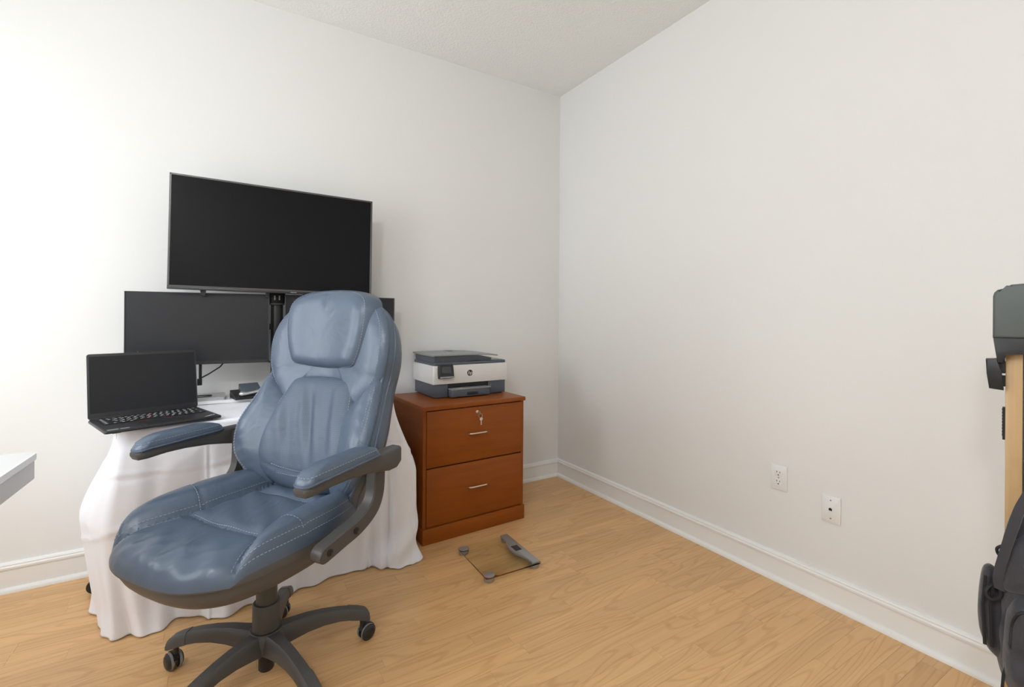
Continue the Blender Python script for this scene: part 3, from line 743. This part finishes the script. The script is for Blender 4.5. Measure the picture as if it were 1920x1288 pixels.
def build_screens():
    tv = screen('television', 'large flat black television above the two monitors', 'television', (-1.846, -.231, 1.502), (R(-.2), R(-1.0), R(.75)), .87, .500, .055, .008, (M['bezel_light'], M['screen_gloss']), .006)
    box('chin_strip', (-.435, -.004, -.2545), (.435, .012, -.243), M['bezel'], tv, .002)
    text_mesh('logo', 'INSIGNIA', .0062, M['print'], tv, Matrix.Translation((.062, -.0046, -.2485)) @ Matrix.Rotation(PI/2, 4, 'X'))
    for x in (-.305, -.05, .115):
        prism('foot_socket', [(x-.012, -.25), (x+.012, -.25), (x+.008, -.278), (x-.006, -.278)] if x < -.2 else [(x-.006, -.25), (x+.006, -.25), (x+.005, -.275), (x-.005, -.275)], 'y', .012, .032, M['black_plastic'], tv)
    m1 = screen('monitor', 'black monitor with thin bezel behind the open laptop', 'monitor', (-2.162, -.185, 1.080), (R(-4), R(-.4), 0), .55, .324, .05, .005, (M['bezel'], M['screen_matte']), .010, )
    m2 = screen('monitor', 'black monitor mostly hidden behind the blue chair', 'monitor', (-1.546, -.19, 1.080), (R(2), 0, R(.3)), .55, .324, .05, .005, (M['bezel'], M['screen_matte']), .010)
    # floor-free stand: pole on a plate at the table's back, with collar, arms and mounting plates
    st = thing('monitor_stand', 'tall black pole stand carrying television and both monitors', 'stand', (-1.848, -.105, TZ+.0205))
    prism('base_plate', rrect(-.10, .10, -.028, .04, .012), 'z', 0, .010, M['black_plastic'], st, .002)
    box('pole', (-.027, -.02, .010), (.027, .02, .86), M['black_plastic'], st, .004)
    box('cable_cover', (-.016, -.024, .02), (.016, -.019, .44), M['bezel'], st, .002)
    col = box('collar', (-.036, -.030, .445), (.036, .03, .502), M['black_plastic'], st, .004)
    box('clamp_band', (-.038, -.032, .438), (.038, .032, .447), M['bezel_light'], col, .001)
    for x0 in (-.012, .009):
        box('clamp_mark', (x0-.003, -.0312, .462), (x0+.003, -.0298, .484), M['print'], col)
    boxes('tv_bracket', [((-.15, -.062, .66), (.15, -.045, .70)), ((-.02, -.05, .64), (.02, -.018, .72))], M['black_plastic'], st, .003)
    boxes('cross_arm', [((-.33, -.03, .315), (-.02, -.012, .345)), ((.02, -.03, .315), (.32, -.012, .345))], M['black_plastic'], st, .003)
    # lower pieces under the left monitor
    tube('hanging_cable', [(-.225, -.045, .165), (-.24, -.05, .145), (-.285, -.06, .115), (-.312, -.062, .10)], .0032, M['black_plastic'], st, 8)
    bm = bmesh.new(); add_box(bm, (-.322, -.068, .072), (-.310, -.056, .165), .002); add_box(bm, (-.328, -.07, .066), (-.309, -.054, .096), .002)
    from_bm('cable_clip', bm, M['black_plastic'], st, 35)
    boxes('monitor_hook', [((-.040, -.072, .105), (-.032, -.062, .165)), ((-.05, -.072, .158), (-.032, -.062, .166))], M['steel'], st)
build_screens()

# ------------------------------------------------------------------ things on the table
def build_laptop():
    a = R(19.5)
    lp = thing('laptop', 'open black laptop with a red pointing stub at the table corner', 'laptop', (-2.33, -.407, TZ+.0088), a)
    W, D, t = .35, .256, .0100
    pl = rrect(-W/2, W/2, -D, 0.004, .008, 4)
    bm = bmesh.new()
    def ring(s, z): return [(x*s if False else (x-(.0 if abs(x) < .1 else math.copysign((1-s)*.1, x))), y, z) for x, y in pl]
    prism('base', pl, 'z', 0, t, M['laptop'], lp, .003)
    for fx in (-.14, .14):
        for fy in (-.235, -.02): box('rubber_foot', (fx-.012, fy-.005, -.0040), (fx+.012, fy+.005, .0005), M['black_plastic'], lp, .001, 1)
    box('hinge', (-W/2+.004, -.003, t-.002), (W/2-.004, .009, t+.006), M['bezel'], lp, .003)
    # keyboard well + keys
    kx0, kx1, ky0, ky1 = -.152, .160, -.135, -.020
    well = box('keyboard', (kx0-.004, ky0-.004, t-.001), (kx1+.004, ky1+.004, t+.0004), M['black_plastic'], lp)
    rows = 6; rh = (ky1-ky0)/rows
    base_me = {}
    for r_ in range(rows):
        n = [17, 15, 15, 14, 13, 9][r_]
        ws = [1.0]*n
        if r_ == 1: ws[-1] = 1.8
        if r_ == 2: ws[0] = 1.5
        if r_ == 3: ws[0] = 1.7; ws[-1] = 2.0
        if r_ == 4: ws[0] = 2.2; ws[-1] = 2.4
        if r_ == 5: ws[3] = 5.4
        tot = sum(ws); x = kx0
        for w_ in ws:
            kw = (kx1-kx0)*w_/tot; y1 = ky1-r_*rh; k_ = (round(kw, 4), r_)
            if k_ not in base_me:
                bm = bmesh.new(); add_box(bm, (0.0012, -rh+.0014, 0), (kw-.0012, -.0006, .0022)); me = bpy.data.meshes.new('key'); bmesh.ops.recalc_face_normals(bm, faces=bm.faces)
                # printed legend: pale mark on the key top, oversized to paint in key-edge reflections
                vs_ = [bm.verts.new(p) for p in ((.0035, -.0110, .00235), (min(kw-.0035, .0110), -.0110, .00235), (min(kw-.0035, .0110), -.0045, .00235), (.0035, -.0045, .00235))]
                f = bm.faces.new(vs_); f.material_index = 1
                bm.to_mesh(me); bm.free(); me.materials.append(M['key']); me.materials.append(M['print']); base_me[k_] = me
            o = bpy.data.objects.new('key', base_me[k_]); COL.objects.link(o); o.parent = well; o.location = (x, y1, t+.0004)
            x += kw
    lathe('pointing_stub', [(0, t+.006), (.0035, t+.0055), (.004, t+.003), (.003, t)], M['red'], lp, 14, (-.008, -.078, 0))
    box('touchpad', (-.062, -.246, t-.001), (.050, -.166, t+.0005), M['bezel'], lp, .0004, 1)
    boxes('pad_buttons', [((-.062, -.163, t-.001), (-.026, -.147, t+.0009)), ((-.025, -.163, t-.001), (.013, -.147, t+.0009)), ((.014, -.163, t-.001), (.050, -.147, t+.0009))], M['key'], lp, .0003)
    boxes('button_stripe', [((-.060, -.1485, t+.0006), (-.028, -.146, t+.0013)), ((.016, -.1485, t+.0006), (.048, -.146, t+.0013))], M['red'], lp)
    boxes('sticker', [((-.165, -.245, t-.0005), (-.135, -.228, t+.0003)), ((-.130, -.245, t-.0005), (-.105, -.230, t+.0003))], M['p_grey'], lp)
    text_mesh('logo', 'ThinkPad', .012, M['print'], lp, Matrix.Translation((.145, -.225, t+.0002)) @ Matrix.Rotation(R(32), 4, 'Z'))
    # lid
    lean = R(7.9); H = .240
    rot = Matrix.Translation((0, .002, t+.002)) @ Matrix.Rotation(-lean, 4, 'X')
    lid = prism('lid', rrect(-W/2, W/2, 0, H, .008, 4), 'y', 0, .0065, M['laptop'], lp, .0015); lid.data.transform(rot)
    s = box('screen', (-W/2+.006, -.0006, .020), (W/2-.006, .001, H-.010), M['screen_matte'], lid); s.data.transform(rot)
    b_ = box('camera_bump', (-.022, -.0004, H-.002), (.022, .007, H+.0035), M['bezel'], lid, .001, 1); b_.data.transform(rot)
    b_ = lathe('camera', [(0, 0), (.002, 0), (.002, .0006), (0, .0006)], M['lcd'], lid, 12); b_.data.transform(rot @ Matrix.Translation((0, -.0005, H-.005)) @ Matrix.Rotation(PI/2, 4, 'X'))
build_laptop()
def build_desk_items():
    z = TZ+.0052
    o = prism('shelf_board', rrect(-2.36, -1.60, -.215, -.055, .006), 'z', z, z+.0135, M['white_laminate'], None, .002); tag(o, 'thin white board lying along the back of the draped table', 'board')
    z += .0138
    cl = thing('closed_laptop', 'closed silver slab computer lying on the white board', 'laptop', (-2.18, -.14, z))
    prism('base', rrect(-.155, .115, -.068, .075, .01), 'z', .0, .009, M['silver_light'], cl, .002)
    prism('lid', rrect(-.155, .115, -.068, .075, .01), 'z', .0095, .0145, M['silver_light'], cl, .0015)
    # phone dock: dark wedge with handset
    dk = thing('telephone_dock', 'small black desk dock with silver handset behind the chair', 'dock', (-1.985, -.192, z), R(12))
    prism('body', [(-.075, 0), (.075, 0), (.075, .012), (-.02, .040), (-.075, .040)] and [(-.05, 0), (.05, 0), (.05, .035), (-.05, .012)], 'x', -.055, .075, M['black_plastic'], dk, .003)
    prism('cradle', [(-.035, .016), (.045, .034), (.045, .062), (-.0, .040)], 'x', -.02, .065, M['p_slate'], dk, .004)
    loft('handset', [[(x, y0+math.cos(a)*w_, zz+math.sin(a)*h_) for a in [2*PI*k/12 for k in range(12)]] for x, y0, zz, w_, h_ in ((-.038, -.045, .026, .004, .004), (-.03, -.045, .027, .012, .010), (-.01, -.045, .026, .011, .007), (.03, -.04, .030, .010, .006), (.06, -.038, .036, .013, .010), (.068, -.038, .038, .004, .004))], M['silver_light'], dk, 50)
    o = tube('power_cable', catmull([(-2.30, -.20, z+.018), (-2.20, -.205, z+.019), (-2.135, -.195, z+.0195), (-2.12, -.175, z+.020), (-2.135, -.16, z+.0195), (-2.22, -.155, z+.019), (-2.3, -.15, z+.019)], 60), .0025, M['black_plastic'], None, 6)
    tag(o, 'thin black cable loop lying on the silver closed laptop', 'cable')
build_desk_items()

# ------------------------------------------------------------------ filing cabinet
CABZ = .690
def build_cabinet():
    cb = thing('filing_cabinet', 'cherry wood two-drawer filing cabinet beside the draped table', 'cabinet', (-.929, -.272, 0), R(2.0))
    W, D = .305, .225          # half sizes
    boxes('carcass', [((-W, -D, .075), (-W+.018, D, CABZ-.022)), ((W-.018, -D, .075), (W, D, CABZ-.022)), ((-W, D-.012, .075), (W, D, CABZ-.022)), ((-W, -D+.02, .075), (W, D, .095))], M['cherry'], cb, .0012)
    box('top_panel', (-W-.006, -D-.012, CABZ-.022), (W+.006, D+.004, CABZ), M['cherry'], cb, .003)
    box('plinth', (-W-.003, -D-.010, 0), (W+.003, D, .078), M['cherry'], cb, .002)
    box('interior', (-W+.018, -D+.012, .08), (W-.018, D-.012, CABZ-.024), M['cherry_dark'], cb)
    zs = [(.083, .373), (.380, CABZ-.027)]
    for i, (a, b) in enumerate(zs):
        dr = box('drawer', (-W+.019, -D-.004, a), (W-.019, -D+.016, b), M['cherry'], cb, .0015)
        zc = a+(b-a)*(.56 if i == 0 else .52)
        bm = bmesh.new(); pts = catmull([(-.052, -D-.004, zc-.003), (-.050, -D-.022, zc), (-.03, -D-.026, zc), (.03, -D-.026, zc), (.050, -D-.022, zc), (.052, -D-.004, zc-.003)], 30)
        add_tube(bm, pts, .0042, 8); from_bm('handle', bm, M['steel'], dr, 50)
        if i == 1:
            zk = b-.028
            bm = bmesh.new(); add_lathe(bm, [(0, 0), (.0085, 0), (.0085, .004), (.006, .0055), (0, .0055)], 20, Matrix.Translation((0, -D-.003, zk)) @ Matrix.Rotation(PI/2, 4, 'X'))
            from_bm('lock', bm, M['steel'], dr, 40)
            boxes('key', [((-.001, -D-.022, zk-.002), (.001, -D-.008, zk+.002)), ((-.001, -D-.036, zk-.009), (.001, -D-.020, zk+.008))], M['steel'], dr)
            ringc = (.006, -D-.030, zk-.016)
            bm = bmesh.new(); add_tube(bm, [(ringc[0]+.011*math.cos(t), ringc[1]+.003*math.sin(t), ringc[2]+.011*math.sin(t)) for t in np.linspace(0, 2*PI, 20, False)], .0009, 6, True); from_bm('key_ring', bm, M['steel'], dr, 60)
            bm = bmesh.new(); add_lathe(bm, [(0, 0), (.009, 0), (.009, .0018), (0, .0018)], 18, Matrix.Translation((.010, -D-.030, zk-.034)) @ Matrix.Rotation(PI/2, 4, 'X'))
            add_box(bm, (.0075, -D-.0315, zk-.066), (.0125, -D-.0302, zk-.040)); from_bm('spare_key', bm, M['steel'], dr, 40)
build_cabinet()

# ------------------------------------------------------------------ printer
def build_printer():
    p = thing('printer', 'white and slate all-in-one printer on top of filing cabinet', 'printer', (-.868, -.175, CABZ+.0005), R(.8))
    W, D = .238, .155
    def rr(x0, x1, y0, y1, r_=.012): return rrect(x0, x1, y0, y1, r_, 4)
    # slate lower body with front bay
    poly = [(-W+.014, -D+.012), (-.146, -D+.012), (-.146, -D+.10), (.112, -D+.10), (.112, -D+.012), (W-.012, -D+.012), (W-.012, D-.005), (-W+.014, D-.005)]
    prism('lower_body', poly, 'z', .004, .080, M['p_slate'], p, .003)
    prism('foot_rail', rr(-W+.022, W-.022, -D+.02, D-.02), 'z', 0, .006, M['p_dark'], p)
    box('bay_ceiling', (-.147, -D+.02, .055), (.113, -D+.11, .078), M['p_dark'], p)
    tr = prism('paper_tray', rr(-.140, .102, -D-.030, -D+.09, .008), 'z', .006, .044, M['p_slate'], p, .002)
    prism('tray_cover', rr(-.142, .104, -D-.032, -D+.06, .008), 'z', .044, .052, M['p_grey'], tr, .002)
    box('tray_grip', (-.045, -D-.0325, .014), (.022, -D-.028, .030), M['p_dark'], tr, .001)
    boxes('status_icon', [((.126, -D+.0105, .050), (.130, -D+.0125, .053)), ((.126, -D+.0105, .040), (.130, -D+.0125, .043))], M['print'], p)
    # white band
    prism('white_shell', rr(-W, W, -D, D, .010), 'z', .078, .180, M['p_white'], p, .002)
    # slate scanner lid and document feeder
    prism('scanner_lid', rr(-W+.006, W-.010, -D+.004, D-.004, .012), 'z', .180, .196, M['p_slate'], p, .003)
    prism('scanner_glass_cover', rr(.06, W-.016, -D+.02, D-.02, .008), 'z', .196, .1985, M['p_grey'], p, .001)
    # feeder block: side profile tapers towards the right
    secs = []
    for x, zt in ((-W+.012, .232), (-.05, .232), (.06, .228), (.13, .214)):
        zb = .196 if x < .05 else .200
        pr = [(-D+.014, zb), (D-.02, zb), (D-.012, zt), (-D+.006, zt)]
        secs.append([(x, y, z) for y, z in pr])
    loft('document_feeder', secs, M['p_slate'], p, 20)
    secs = []
    for x, zt in ((-W-.002, .239), (-W+.004, .241), (0.0, .241), (.10, .237), (.168, .230)):
        pr = [(-D-.002, zt-.008), (D-.004, zt-.008), (D-.004, zt), (-D+.002, zt), (-D-.002, zt-.003)]
        secs.append([(x, y, z) for y, z in pr])
    loft('feeder_cover', secs, M['p_grey'], p, 20)
    box('feeder_slot', (-.045, D-.10, .2405), (-.02, D-.012, .2420), M['p_dark'], p)
    # tilted control panel
    mt = Matrix.Translation((-.172, -D-.019, .118)) @ Matrix.Rotation(R(-14), 4, 'X')
    bm = bmesh.new(); add_box(bm, (-.040, -.012, -.006), (.048, .020, .068), .006, 3)
    cp = from_bm('control_panel', bm, M['p_dark'], p, 40); cp.data.transform(mt)
    d = box('display', (-.024, -.0126, .022), (.030, -.0118, .054), M['lcd'], cp); d.data.transform(mt)
    d = box('panel_trim', (-.038, -.0135, -.006), (.046, -.008, .002), M['p_grey'], cp, .001, 1); d.data.transform(mt)
    # round emblem
    bm = bmesh.new(); mx = Matrix.Translation((-.014, -D+.0002, .132)) @ Matrix.Rotation(PI/2, 4, 'X')
    add_lathe(bm, [(0, 0), (.0175, 0), (.0175, .0008), (0, .0008)], 32, mx)
    em = from_bm('emblem', bm, M['p_dark'], p)
    text_mesh('emblem_letters', 'hp', .029, M['p_white'], em, Matrix.Translation((-.014, -D-.0008, .1325)) @ Matrix.Rotation(PI/2, 4, 'X'), .28, .0004)
build_printer()

# ------------------------------------------------------------------ bathroom scale
def build_scale():
    s = thing('bathroom_scale', 'square clear glass bathroom scale on floor before the cabinet', 'scale', (-.972, -.822, 0), R(-1.5))
    W, D = .140, .156
    prism('glass_plate', rrect(-W, W, -D, D, .008, 4), 'z', .020, .026, M['glass'], s, .001)
    for x, y in ((-W+.024, D-.024), (-W+.024, -D+.024), (W-.024, -D+.024), (W-.024, D-.024)):
        lathe('foot', [(0, 0), (.019, 0), (.022, .003), (.024, .012), (.0245, .0195), (0, .0195)], M['silver'], s, 28, (x, y, 0))
        if x < 0: lathe('foot_cap', [(0, .0262), (.0245, .0262), (.0245, .0275), (.022, .0285), (0, .029)], M['silver'], s, 28, (x, y, 0))
    ed = [(W-.006, D-.004), (W-.045, D-.004), (W-.048, D-.045), (W-.052, D-.075), (W-.068, D-.115), (W-.075, D-.155), (W-.070, D-.195), (W-.055, D-.235), (W-.046, D-.262), (W-.046, -D+.004), (W-.006, -D+.004)]
    pl = [ed[0], ed[1]]+[tuple(q) for q in catmull(ed[2:9], 36)]+ed[9:]
    prism('console', pl, 'z', .0262, .034, M['silver'], s, .002)
    box('display', (W-.058, -.026, .0338), (W-.024, .026, .0346), M['lcd'], s, .0004, 1)
build_scale()

# ------------------------------------------------------------------ white desk at the left edge
def build_white_desk():
    d = thing('white_desk', 'white desk corner with grey apron at the left edge', 'desk', (-2.535, -.835, 0), R(-2))
    T = .740; L, D = 1.20, .55
    prism('desk_top', rrect(-D, 0, -L, 0, .022, 6), 'z', T-.018, T, M['white_laminate'], d, .003)
    prism('apron', rrect(-D+.02, -.004, -L+.02, -.008, .014, 4), 'z', T-.074, T-.018, M['white_plastic'], d, .002)
    for x in (-D+.06,): 
        for y in (-.2, -L+.2):
            box('leg', (x-.03, y-.03, .02), (x+.03, y+.03, T-.072), M['white_laminate'], d, .004)
            box('foot', (x-.03, y-.035, 0), (x+.40, y+.035, .022), M['white_laminate'], d, .004)
build_white_desk()

# ------------------------------------------------------------------ wall plates
def build_plates():
    o = thing('power_outlet', 'white duplex power outlet plate on right wall', 'outlet', (0, -1.594, .4475))
    w, h = .0355, .054
    def plate(nm, par): 
        return prism(nm, rrect(-w, w, -h, h, .003, 3), 'x', -.0065, 0, M['white_plastic'], par, .003)
    plate('cover_plate', o)
    for k, zc in enumerate((.0195, -.0195)):
        f = prism('receptacle', rrect(-.0165, .0165, zc-.0145, zc+.0145, .008, 4), 'x', -.0085, -.006, M['white_plastic'], o, .0008)
        boxes('slot', [((-.0089, -.0075, zc+.001), (-.0084, -.0052, zc+.009)), ((-.0089, .0052, zc+.002), (-.0084, .0075, zc+.009)), ((-.0089, -.0025, zc-.009), (-.0084, .0025, zc-.0045))], M['slot'], f)
    bm = bmesh.new(); add_lathe(bm, [(0, 0), (.003, 0), (.003, .001), (0, .0013)], 12, Matrix.Translation((-.0063, 0, 0)) @ Matrix.Rotation(-PI/2, 4, 'Y')); from_bm('screw', bm, M['p_grey'], o)
    o = thing('network_jack', 'white wall plate with one small dark jack on right wall', 'wall plate', (0, -1.801, .3815))
    plate('cover_plate', o)
    j = prism('jack', rrect(-.0085, .0085, -.008, .009, .001, 2), 'x', -.0085, -.006, M['white_plastic'], o, .0006)
    boxes('socket', [((-.0089, -.006, -.0045), (-.0084, .006, .004)), ((-.0089, -.0035, .004), (-.0084, .0035, .0062))], M['slot'], j)
    for zc in (.036, -.036):
        bm = bmesh.new(); add_lathe(bm, [(0, 0), (.003, 0), (.003, .001), (0, .0013)], 12, Matrix.Translation((-.0063, 0, zc)) @ Matrix.Rotation(-PI/2, 4, 'Y')); from_bm('screw', bm, M['p_grey'], o)
build_plates()

# ------------------------------------------------------------------ wooden upright with black head, backpack hanging on it
def build_upright():
    dep = 1.15
    def W(px, d=dep): return (px-960)/F_PX*d
    org = CAM + _f*dep + _r*((1900-960)/F_PX*dep); org.z = 0; AZ = math.atan((1900-960)/F_PX); cz_ = math.cos(AZ)
    s = dep/F_PX
    def X(px): return (px-1900)*s*cz_
    def Z(py): return CAM.z-(py-HOR-(1900-960)*ROLL*-1)*s + 0
    # account for the small roll at this side of the frame
    roll_dz = -(1900-960)*math.tan(ROLL)*s*-1
    def Z(py): return CAM.z-(py-HOR)*s+(1900-960)*math.tan(-ROLL)*s
    st = thing('exercise_stand', 'tall pale wood upright with black plastic head near right wall', 'stand', org, -YAW-AZ)
    box('upright', (X(1886), -.012, .03), (X(1918.5), .026, Z(661)), M['pale_wood'], st, .0015)
    box('side_rail', (X(1919), -.010, .03), (X(1932), .024, Z(640)), M['black_plastic'], st, .002)
    boxes('foot', [((X(1870), -.05, 0), (X(1970), .16, .03))], M['black_plastic'], st, .006)
    hd = [(X(1861.5), Z(633)), (X(1861.5), Z(556)), (X(1864), Z(549)), (X(1870), Z(544)), (X(1892), Z(540.5)), (X(1895), Z(535)), (X(1950), Z(532)), (X(1985), Z(538)), (X(1985), Z(633))]
    prism('head_cover', hd, 'y', -.045, .06, M['stand_grey'], st, .006, 3)
    lw = [(X(1862), Z(632)), (X(1867), Z(660)), (X(1871), Z(680)), (X(1884.5), Z(680)), (X(1885), Z(662)), (X(1985), Z(658)), (X(1985), Z(632))]
    prism('head_base', lw, 'y', -.038, .055, M['black_plastic'], st, .003)
    fl = [(X(1848), Z(674)), (X(1872), Z(672.5)), (X(1879), Z(700)), (X(1883), Z(731)), (X(1855), Z(729)), (X(1850), Z(700))]
    prism('side_bracket', fl, 'y', -.035, .010, M['black_plastic'], st, .003)
    boxes('bracket_clip', [((X(1873), -.02, Z(700)), (X(1886), .015, Z(678))), ((X(1876), -.015, Z(725)), (X(1886), .012, Z(705)))], M['black_plastic'], st, .001)
    boxes('toothed_strip', [((X(1880.5), -.004, Z(826)), (X(1885.8), .012, Z(765)))]+[((X(1879.6), -.004, Z(768+6*k+3)), (X(1881), .012, Z(768+6*k))) for k in range(9)], M['black_plastic'], st)
    hk = tube('hook', [(X(1932), .0, Z(860)), (X(1935), -.03, Z(862)), (X(1936), -.055, Z(862)), (X(1936), -.06, Z(852))], .005, M['black_plastic'], st, 8)
    # ---- backpack (its own thing)
    d2 = 1.03; s2 = d2/F_PX
    o2 = CAM + _f*d2 + _r*((1940-960)/F_PX*d2)
    zb = CAM.z-(1300-HOR-6.2)*s2
    o2.z = zb
    def x2(px): return (px-1940)*s2*cz_
    def z2(py): return -(py-1300)*s2
    bp = thing('backpack', 'dark grey backpack hanging in front of the wood upright', 'backpack', o2, -YAW-AZ)
    def cyl(y0, bow=2.2):
        def f(a, b): return (a, y0+bow*a*a, b), Vector((-2*bow*a, -1, 0)).normalized()
        return f
    def px_out(L): return [(x2(a), z2(b)) for a, b in L][::-1]
    import_w = lambda a, b, t: .006*math.sin(a*70+b*45)*math.exp(-t**4)+.004*math.sin(b*90-a*40)
    body = px_out([(1940, 955), (1905, 965), (1886, 1010), (1878, 1060), (1872, 1130), (1868, 1200), (1872, 1255), (1890, 1293), (1940, 1304), (1995, 1290), (2012, 1200), (2010, 1080), (1995, 1000), (1975, 962)])
    Pillow(body, cyl(-.0, .3), .075, .075, n=96, rings=16, pw=4, disp=import_w, pw_back=4).build('main_compartment', M['pack'], bp)
    pocket = px_out([(1940, 1095), (1908, 1100), (1893, 1130), (1886, 1180), (1884, 1230), (1890, 1270), (1915, 1288), (1960, 1290), (1990, 1270), (1995, 1180), (1985, 1110)])
    fp = Pillow(pocket, cyl(-.066, .9), .045, .02, n=90, rings=14, pw=3.5, disp=import_w); o = fp.build('front_pocket', M['pack'], bp)
    tube('zipper', [fp.point(*(fp.c+(p-fp.c)*.80), True) + Vector((0, -.001, 0)) for p in fp.pts if p[1] > z2(1190)], .0028, M['pack_dark'], o, 6)
    flap = px_out([(1945, 985), (1908, 1000), (1890, 1040), (1882, 1085), (1890, 1100), (1935, 1095), (1990, 1090), (1992, 1040), (1980, 1000)])
    o = Pillow(flap, cyl(-.062, .9), .030, .02, n=80, rings=12, pw=3.5).build('top_pocket', M['pack'], bp)
    side = px_out([(1862, 1078), (1845, 1082), (1838, 1105), (1834, 1145), (1834, 1180), (1840, 1212), (1855, 1234), (1880, 1252), (1893, 1240), (1890, 1170), (1884, 1100)])
    sd = Pillow(side, cyl(-.015, .0), .040, .055, n=80, rings=14, pw=3, disp=lambda a, b, t: .003*math.sin(a*260)); o = sd.build('side_pocket', M['pack'], bp)
    for k in (0.0, .012): tube('webbing', [Vector((x2(1851)+k, -.058, z2(1085))), Vector((x2(1846)+k, -.060, z2(1140))), Vector((x2(1850)+k, -.058, z2(1215)))], .0035, M['pack_dark'], o, 6)
    tube('cord_loop', catmull([(x2(1868), -.055, z2(1098)), (x2(1855), -.066, z2(1104)), (x2(1852), -.07, z2(1114)), (x2(1862), -.07, z2(1122)), (x2(1878), -.066, z2(1116)), (x2(1880), -.06, z2(1104))], 36, True), .0038, M['pack_dark'], bp, 6, True)
    tube('cord_loop', catmull([(x2(1905), -.06, z2(1012)), (x2(1878), -.062, z2(1022)), (x2(1872), -.064, z2(1030)), (x2(1880), -.064, z2(1040)), (x2(1900), -.062, z2(1034))], 30, True), .003, M['pack_dark'], bp, 6, True)
    strap_c = catmull([(1936, 868), (1926, 905), (1908, 940), (1893, 985), (1880, 1030), (1870, 1072), (1872, 1100)], 36)
    secs = []
    for i, p in enumerate(strap_c):
        w_ = .020; x, z = x2(p[0]), z2(p[1]); y = -.045+.02*math.sin(i/len(strap_c)*PI)*-1
        secs.append([(x-.004, y-w_, z), (x+.012, y-w_, z-.004), (x+.016, y+w_, z-.004), (x, y+w_, z)])
    loft('shoulder_strap', secs, M['pack'], bp, 50)
    tube('haul_loop', [(x2(1936), -.02, z2(975)), (x2(1934), .0, z2(905)), (x2(1936), .02, z2(862)), (x2(1940), .02, z2(862)), (x2(1946), 0, z2(905)), (x2(1948), -.02, z2(975))], .005, M['pack_dark'], bp, 8)
    tube('drawcord', [(x2(1893), -.08, z2(1228)), (x2(1886), -.085, z2(1248)), (x2(1884), -.085, z2(1275)), (x2(1886), -.08, z2(1296))], .003, M['pack_dark'], bp, 6)
build_upright()
